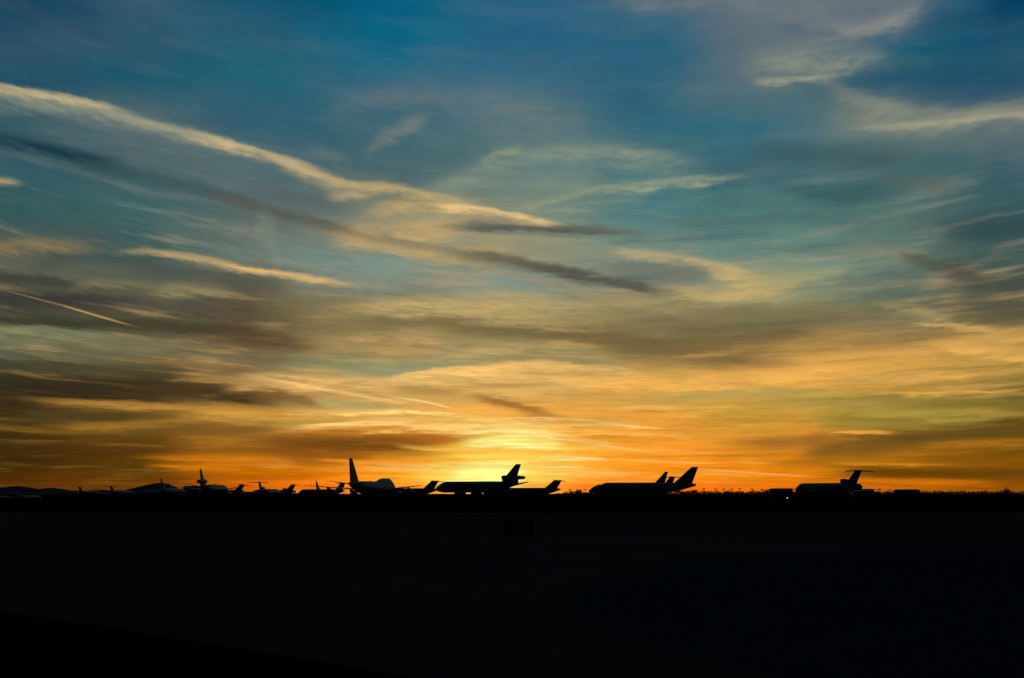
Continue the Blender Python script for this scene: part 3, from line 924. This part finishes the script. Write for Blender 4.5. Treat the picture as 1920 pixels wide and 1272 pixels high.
def bez(pts, n=14):
    """smooth curve through points (Catmull-Rom)"""
    o = []
    P = [pts[0]] + list(pts) + [pts[-1]]
    for i in range(1, len(P) - 2):
        p0, p1, p2, p3 = (Vector(P[i + j - 1]) for j in range(4))
        for k_ in range(n):
            t_ = k_ / n
            o.append(0.5 * ((2*p1) + (p2-p0)*t_ + (2*p0-5*p1+4*p2-p3)*t_*t_ + (3*p1-p0-3*p2+p3)*t_**3))
    o.append(Vector(P[-1]))
    return o

def strip(name, pts, width, z, m):
    c_ = bez(pts)
    bm = bmesh.new()
    prev = None
    for i, p_ in enumerate(c_):
        d = (c_[min(i+1, len(c_)-1)] - c_[max(i-1, 0)]).normalized()
        nrm = Vector((-d.y, d.x))
        w = width(i / (len(c_) - 1)) if callable(width) else width
        a_ = bm.verts.new((*(p_ + nrm * w / 2), z)); b_ = bm.verts.new((*(p_ - nrm * w / 2), z))
        if prev: bm.faces.new((prev[0], prev[1], b_, a_))
        prev = (a_, b_)
    return tag(mesh_obj(name, bm, m, smooth=False), None, None, kind='structure')

# the near asphalt on the right, inside the bend of a dirt shoulder, and the dark shoulder at the lower left
bend = [gp(2100, 1033), gp(1700, 1038), gp(1380, 1049), gp(1160, 1080), gp(1060, 1112), gp(1042, 1138), gp(1075, 1172), gp(1200, 1216), gp(1400, 1272), gp(1620, 1330), gp(1900, 1420)]
poly = [tuple(p_) for p_ in bez(bend)] + [(12, gp(960, 1420)[1]), (40, 20), (60, 50)]
sheet('taxiway', poly, 0.008, g_asph)
strip('road_shoulder', bend, 0.85, 0.012, g_dirt)
verge = []
vp = [gp(0, 1147), gp(210, 1178), gp(420, 1212), gp(610, 1243), gp(800, 1276), gp(1100, 1340)]
for q0, q1 in zip(vp, vp[1:]):
    for i in range(24):
        verge.append((q0[0] + (q1[0] - q0[0]) * i / 24 + random.uniform(-.07, .07), q0[1] + (q1[1] - q0[1]) * i / 24 + random.uniform(-.07, .07)))
sheet('road', [gp(-900, 1040)] + verge + [vp[-1], (0.4, 1.5), (-40, 1.0), (-60, 18)], 0.008, g_road)
strip('taxiway_edge', [gp(-300, 1060), gp(500, 1064), gp(960, 1059), gp(1250, 1055), gp(1700, 1051), gp(2200, 1050)], 0.5, 0.016, g_dirt)
strip('grass_track', [gp(-200, 1018), gp(500, 1022), gp(900, 1017), gp(1150, 1024), gp(1360, 1044)], 0.7, 0.016, g_dirt)

# ------------------------------------------------------------------ hills on the left horizon
def hills(name, prof, D, depth, seed):
    random.seed(seed)
    bm = bmesh.new()
    # resample the ridge line with small crags
    pts = []
    for (a_, b_), (c_, d_) in zip(prof, prof[1:]):
        n = max(2, int((c_ - a_) / 1.5))
        for i in range(n):
            t_ = i / n
            t2_ = t_ * t_ * (3 - 2 * t_)
            y_ = b_ + (d_ - b_) * (0.5 * t_ + 0.5 * t2_)
            pts.append((a_ + (c_ - a_) * t_, y_ + random.uniform(-0.45, 0.45)))
    pts.append(prof[-1])
    lay = [(-1.0, 0.0, 0), (-0.7, 0.25, .3), (-0.4, 0.62, .5), (-0.15, 0.9, .4), (0.0, 1.0, 0), (0.25, 0.8, .4), (0.6, 0.35, .5), (1.0, 0.0, 0)]
    rows = []
    for px, py in pts:
        h = max(2.0, (HOR - py) * D / F + CAM_H)
        col_ = []
        for f_, hh, jit in lay:
            y = D + f_ * depth
            col_.append(bm.verts.new((wx(px, D), y + random.uniform(-40, 40) * jit, h * hh * (1 + random.uniform(-.12, .12) * jit) - (1 if hh == 0 else 0))))
        rows.append(col_)
    for a_, b_ in zip(rows, rows[1:]):
        for i in range(len(lay) - 1):
            bm.faces.new((a_[i], b_[i], b_[i+1], a_[i+1]))
    return tag(mesh_obj(name, bm, MT['hill'], smooth=False), None, None, kind='structure')

hills('hills', [(-160, 922), (-90, 917), (-40, 922), (0, 920), (14, 915), (24, 913.5), (36, 912), (44, 913.5), (58, 918.5), (66, 920), (80, 918), (97, 915), (108, 917.5), (122, 919.5), (134, 922), (145, 925)], 9000, 900, 3)
hills('hills', [(150, 925.5), (168, 921), (180, 919.6), (194, 919.3), (206, 920), (226, 919.5), (240, 922), (256, 920), (266, 915.5), (276, 910.5), (286, 908.3), (296, 906.8), (303, 905.5), (308, 908), (314, 913), (322, 917.5), (345, 918.5), (380, 920), (450, 922), (560, 925)], 11000, 1100, 5)

# ------------------------------------------------------------------ far scrub line (a mass nobody could count)
def clump(bm, c, rx, ry, rz, n, s):
    for _ in range(n):
        while True:
            p_ = Vector((random.uniform(-1, 1), random.uniform(-1, 1), random.uniform(-1, 1)))
            if p_.length <= 1: break
        p_ = Vector((c[0] + p_.x * rx, c[1] + p_.y * ry, c[2] + p_.z * rz))
        u_ = Vector((random.gauss(0, 1), random.gauss(0, 1), random.gauss(0, 1))).normalized()
        w_ = u_.orthogonal().normalized()
        a_ = s * random.uniform(.6, 1.4)
        vs = [bm.verts.new(p_ + u_ * a_), bm.verts.new(p_ + w_ * a_ * .7), bm.verts.new(p_ - u_ * a_), bm.verts.new(p_ - w_ * a_ * .7)]
        bm.faces.new(vs)

random.seed(11)
def topline(px):
    K = [(980, 926), (1046, 925), (1060, 921.5), (1075, 921.5), (1084, 918), (1090, 921), (1110, 921), (1290, 920), (1302, 918), (1312, 920), (1340, 920), (1420, 920.5), (1440, 918.5), (1500, 920), (1600, 919), (1660, 920), (1700, 920), (1780, 919.8), (1860, 920.5), (1876, 919.5), (1885, 917), (1895, 919), (1920, 921), (2000, 921)]
    for (a_, b_), (c_, d_) in zip(K, K[1:]):
        if a_ <= px <= c_:
            return b_ + (d_ - b_) * (px - a_) / (c_ - a_)
    return 925.0
bm = bmesh.new()
px = 1046.0
while px < 1990:
    D = random.uniform(1420, 1700)
    gap = 1 + .16 * math.sin(px * .21) * math.sin(px * .063 + 1) - (.25 if random.random() < .12 else 0)
    h = gap * ((HOR - topline(px)) * D / F + CAM_H) * random.uniform(.80, .98)
    clump(bm, (wx(px, D), D, h * .50), random.uniform(2.2, 5), 3, h * .52, 60, .62)
    px += random.uniform(1.2, 3.4)
tag(mesh_obj('scrub', bm, MT['leaf'], smooth=False), 'dark uneven band of desert scrub along the right horizon', 'scrub', kind='stuff')
bm = bmesh.new()
px = 400.0
while px < 1046:
    D = random.uniform(1700, 2100)
    clump(bm, (wx(px, D), D, .8), random.uniform(2.2, 5), 3, .9, 16, .6)
    px += random.uniform(1.8, 4.4)
tag(mesh_obj('scrub', bm, MT['leaf'], smooth=False), 'very low line of desert scrub on the horizon behind the jets', 'scrub', kind='stuff')

# ------------------------------------------------------------------ aircraft
GA = 'jet airliners parked in storage across the field'
def P(*a_, **k_): return make_plane(*a_, **k_)
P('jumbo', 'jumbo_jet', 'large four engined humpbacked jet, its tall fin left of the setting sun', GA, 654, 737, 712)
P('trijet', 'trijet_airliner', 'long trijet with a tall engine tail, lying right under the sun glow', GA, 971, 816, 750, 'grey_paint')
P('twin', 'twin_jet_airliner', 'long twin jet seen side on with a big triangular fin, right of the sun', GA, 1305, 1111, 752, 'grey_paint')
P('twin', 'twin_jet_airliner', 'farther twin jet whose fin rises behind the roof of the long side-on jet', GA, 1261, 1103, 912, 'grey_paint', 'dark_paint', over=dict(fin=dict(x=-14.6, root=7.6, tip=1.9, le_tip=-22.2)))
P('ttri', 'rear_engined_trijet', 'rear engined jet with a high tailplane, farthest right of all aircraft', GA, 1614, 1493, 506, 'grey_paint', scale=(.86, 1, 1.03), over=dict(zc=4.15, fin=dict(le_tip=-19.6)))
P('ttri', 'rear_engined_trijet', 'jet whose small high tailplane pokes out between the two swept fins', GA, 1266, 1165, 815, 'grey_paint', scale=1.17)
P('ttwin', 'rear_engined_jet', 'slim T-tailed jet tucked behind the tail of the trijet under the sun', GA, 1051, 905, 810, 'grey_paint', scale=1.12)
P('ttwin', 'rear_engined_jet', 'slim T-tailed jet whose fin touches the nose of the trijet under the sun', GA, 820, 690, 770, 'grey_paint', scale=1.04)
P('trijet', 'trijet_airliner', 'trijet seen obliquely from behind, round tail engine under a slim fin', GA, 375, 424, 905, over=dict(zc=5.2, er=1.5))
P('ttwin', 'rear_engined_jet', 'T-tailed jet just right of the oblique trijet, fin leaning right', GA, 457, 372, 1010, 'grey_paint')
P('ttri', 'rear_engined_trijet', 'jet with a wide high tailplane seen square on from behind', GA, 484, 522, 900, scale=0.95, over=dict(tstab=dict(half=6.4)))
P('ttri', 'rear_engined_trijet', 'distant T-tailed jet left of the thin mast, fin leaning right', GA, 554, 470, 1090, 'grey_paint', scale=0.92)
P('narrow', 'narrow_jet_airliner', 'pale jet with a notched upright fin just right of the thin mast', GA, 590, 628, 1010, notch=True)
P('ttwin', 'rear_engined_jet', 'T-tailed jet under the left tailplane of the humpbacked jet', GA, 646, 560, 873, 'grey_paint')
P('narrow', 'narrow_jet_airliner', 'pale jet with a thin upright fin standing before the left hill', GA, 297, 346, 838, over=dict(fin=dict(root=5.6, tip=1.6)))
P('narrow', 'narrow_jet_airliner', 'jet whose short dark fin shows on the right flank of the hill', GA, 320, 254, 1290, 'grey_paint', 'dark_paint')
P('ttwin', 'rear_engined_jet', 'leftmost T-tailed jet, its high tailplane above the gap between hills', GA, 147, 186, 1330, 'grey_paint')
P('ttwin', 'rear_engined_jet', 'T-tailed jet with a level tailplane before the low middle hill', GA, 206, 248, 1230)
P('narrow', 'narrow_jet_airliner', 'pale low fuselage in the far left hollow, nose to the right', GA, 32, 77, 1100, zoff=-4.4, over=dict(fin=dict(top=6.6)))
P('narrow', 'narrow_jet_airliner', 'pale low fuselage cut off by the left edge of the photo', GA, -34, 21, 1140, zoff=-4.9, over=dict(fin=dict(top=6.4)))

# ------------------------------------------------------------------ sheds
def shed(px0, px1, top, D, depth, label, cat='shed', pitch=0.5):
    x0, x1 = wx(px0, D), wx(px1, D)
    h = (HOR - top) * D / F + CAM_H
    r_ = link(bpy.data.objects.new('shed', None)); r_.location = ((x0 + x1) / 2, D, 0)
    tag(r_, label, cat)
    w = (x1 - x0) / 2
    bm = bmesh.new(); box(bm, -w, w, 0, depth, 0, h - pitch); wall = mesh_obj('wall', bm, MT['shed'], r_, False)
    bm = bmesh.new(); box(bm, -w * 0.25, w * 0.25, -0.06, -0.003, 0.0, min(3.4, h * .7)); mesh_obj('door', bm, MT['roof'], r_, False)
    bm = bmesh.new()
    e_ = 0.25
    rings(bm, [[Vector((x_, y_, z_)) for x_, z_ in ((-w - e_, h - pitch + .003), (w + e_, h - pitch + .003), (w + e_, h - pitch + .18), (w * .8, h), (-w * .8, h), (-w - e_, h - pitch + .18))] for y_ in (-e_, depth + e_)])
    mesh_obj('roof', bm, MT['roof'], r_, False)
shed(1448, 1487, 916, 620, 7, 'low flat shed just left of the rightmost jet nose')
shed(1606, 1639, 917, 800, 9, 'flat topped shed right behind the tail of the rightmost jet')
shed(1684, 1725, 918, 860, 9, 'long low shed farthest right on the horizon')
shed(343, 371, 911.5, 1150, 12, 'low dark shed left of the oblique trijet tail', pitch=1.1)

# ------------------------------------------------------------------ palms
def palm_meshes(seed, h, cr):
    random.seed(seed)
    bm = bmesh.new()
    lean = random.uniform(-.3, .3)
    prev = Vector((0, 0, 0)); rr = .34
    for i in range(5):
        nx = Vector((lean * ((i + 1) / 5) ** 2, 0, h * (i + 1) / 5))
        tube(bm, prev, nx, rr, rr * .88, 7); prev = nx; rr *= .88
    bf = bmesh.new()
    for k_ in range(18):
        a_ = k_ * 2.4 + random.uniform(-.2, .2)
        up = random.uniform(-.5, .9)
        pts = []
        for i in range(6):
            t_ = i / 5
            rad = cr * t_ * (1 - .15 * abs(up))
            z = prev.z + cr * (up * .55 * t_ - .75 * t_ * t_ * .6)
            pts.append(Vector((prev.x + math.cos(a_) * rad, prev.y + math.sin(a_) * rad, z)))
        side = Vector((-math.sin(a_), math.cos(a_), 0))
        pv = None
        for i, p_ in enumerate(pts):
            w = .30 * cr / 2.4 * math.sin(math.pi * min(.98, .12 + .86 * i / 5))
            q_ = (bf.verts.new(p_ + side * w - Vector((0, 0, w * .8))), bf.verts.new(p_), bf.verts.new(p_ - side * w - Vector((0, 0, w * .8))))
            if pv:
                bf.faces.new((pv[0], pv[1], q_[1], q_[0])); bf.faces.new((pv[1], pv[2], q_[2], q_[1]))
            pv = q_
    return bm, bf
PALMS = [
 (1069, 917, 'leftmost far palm, just right of the slim jet under the sun'),
 (1097, 917, 'far palm standing just left of the long side-on jet nose'),
 (1319, 915.2, 'tallest far palm, first to the right of the big triangular fin'),
 (1342, 916, 'second far palm to the right of the big triangular fin'),
 (1357, 916, 'third far palm to the right of the big triangular fin'),
 (1372, 916, 'fourth far palm to the right of the big triangular fin'),
 (1387, 915.4, 'fifth far palm to the right of the big triangular fin'),
 (1411, 916, 'sixth far palm to the right of the big triangular fin, standing alone'),
 (1429, 916.4, 'last far palm before the low flat shed'),
 (1490, 916, 'far palm squeezed between the flat shed and the rightmost jet nose'),
 (1650, 916, 'first far palm to the right of the rightmost jet'),
 (1669, 917, 'second far palm to the right of the rightmost jet'),
]
for i, (px, top, lab) in enumerate(PALMS):
    D = 1480 + (i * 37) % 90
    h = (HOR - top) * D / F + CAM_H
    r_ = link(bpy.data.objects.new('palm_tree', None)); r_.location = (wx(px, D), D, 0)
    tag(r_, lab, 'palm tree', 'palm trees along the far horizon')
    bt, bf = palm_meshes(50 + i, h - .6, 2.3)
    mesh_obj('trunk', bt, MT['wood'], r_)
    mesh_obj('crown', bf, MT['frond'], r_, False)

# low trees one can tell apart on the horizon
def tree(px, top, D, wpx, lab, seed, spiky=False):
    random.seed(seed)
    h = (HOR - top) * D / F + CAM_H
    w = wpx * D / F / 2
    r_ = link(bpy.data.objects.new('tree', None)); r_.location = (wx(px, D), D, 0)
    tag(r_, lab, 'tree')
    bm = bmesh.new()
    tube(bm, (0, 0, 0), (0, 0, h * .5), .28, .16)
    for k_ in range(6):
        a_ = k_ * 1.05
        tube(bm, (0, 0, h * .35), (math.cos(a_) * w * .6, math.sin(a_) * w * .6, h * .75), .12, .05, 5)
    mesh_obj('trunk', bm, MT['wood'], r_)
    bm = bmesh.new()
    for k_ in range(9):
        clump(bm, (random.uniform(-w, w) * .7, random.uniform(-w, w) * .7, h * random.uniform(.45, .82)), w * .38, w * .38, h * .17, 60, .34)
    if spiky:
        for k_ in range(16):
            x_ = random.uniform(-w, w) * .8
            tube(bm, (x_ * .6, 0, h * .6), (x_, random.uniform(-1, 1), h * random.uniform(.95, 1.2)), .1, .02, 4)
    mesh_obj('crown', bm, MT['leaf'], r_, False)
tree(1085, 917, 1450, 11, 'small rounded tree between the two palms left of the side-on jet', 1)
tree(1302, 917.5, 1450, 14, 'low rounded tree under the tailcone of the side-on jet', 2)
tree(1887, 915.5, 900, 16, 'spiky bush-like tree near the right edge of the horizon', 3, True)
tree(1440, 917.5, 1450, 10, 'small shaggy tree just left of the low flat shed', 4, True)

# ------------------------------------------------------------------ mast, ground light, sign
r_ = link(bpy.data.objects.new('antenna_mast', None)); D = 800
r_.location = (wx(580.5, D), D, 0)
tag(r_, 'thin leaning mast left of the jet with the notched fin', 'mast')
bm = bmesh.new(); tube(bm, (0, 0, 0), (.85, 0, 10.4), .11, .05, 6); mesh_obj('pole', bm, MT['steel'], r_)
bm = bmesh.new(); box(bm, -.5, .5, -.5, .5, 0, .3); mesh_obj('base', bm, MT['steel'], r_, False)

r_ = link(bpy.data.objects.new('ground_light', None)); D = 500
r_.location = (wx(1476, D), D, 0)
tag(r_, 'single tiny lit lamp on the dark field left of the rightmost jet', 'light')
bm = bmesh.new(); tube(bm, (0, 0, 0), (0, 0, .85), .06, .05); mesh_obj('post', bm, MT['steel'], r_)
bm = bmesh.new()
bmesh.ops.create_uvsphere(bm, u_segments=12, v_segments=8, radius=.13, matrix=Matrix.Translation((0, 0, 1.0)))
mesh_obj('lamp', bm, MT['lamp'], r_)

r_ = link(bpy.data.objects.new('airfield_sign', None))
gx, gy = gp(973, 1016)
r_.location = (gx, gy, 0)
r_.rotation_euler = (0, 0, R(-7))
tag(r_, 'dark two legged board sign on the field below the sun', 'sign')
sc_ = gy * math.cos(TILT) / F
W_ = 62 * sc_ / 2
zb, zt = 8 * sc_, 43 * sc_
bm = bmesh.new(); box(bm, -W_, -W_ * .02, -.03, .03, zb, zt); mesh_obj('panel', bm, MT['sign_back'], r_, False)
bm = bmesh.new(); box(bm, W_ * .02, W_ * .93, -.03, .03, zb, zt); mesh_obj('panel', bm, MT['sign_back'], r_, False)
bm = bmesh.new()
for z_ in (zb - .02, zt - .01): box(bm, -W_ - .03, W_ + .03, -.05, .05, z_, z_ + .04)
for x_ in (-W_ - .03, -W_ * .02, W_ * .93): box(bm, x_, x_ + .05, -.047, .047, zb + .02, zt - .01)
for z_ in (.36, .66): box(bm, W_ * .03, W_ * .92, -.06, -.032, zb + (zt - zb) * z_, zb + (zt - zb) * z_ + .03)
mesh_obj('frame', bm, MT['steel'], r_, False)
for x_ in (-W_ * .5, W_ * .48):
    bm = bmesh.new()
    tube(bm, (x_, 0, 0), (x_, 0, zb - .02), .045)
    tube(bm, (x_, 0, 0), (x_, 0, .04), .13, .11)
    mesh_obj('leg', bm, MT['steel'], r_)
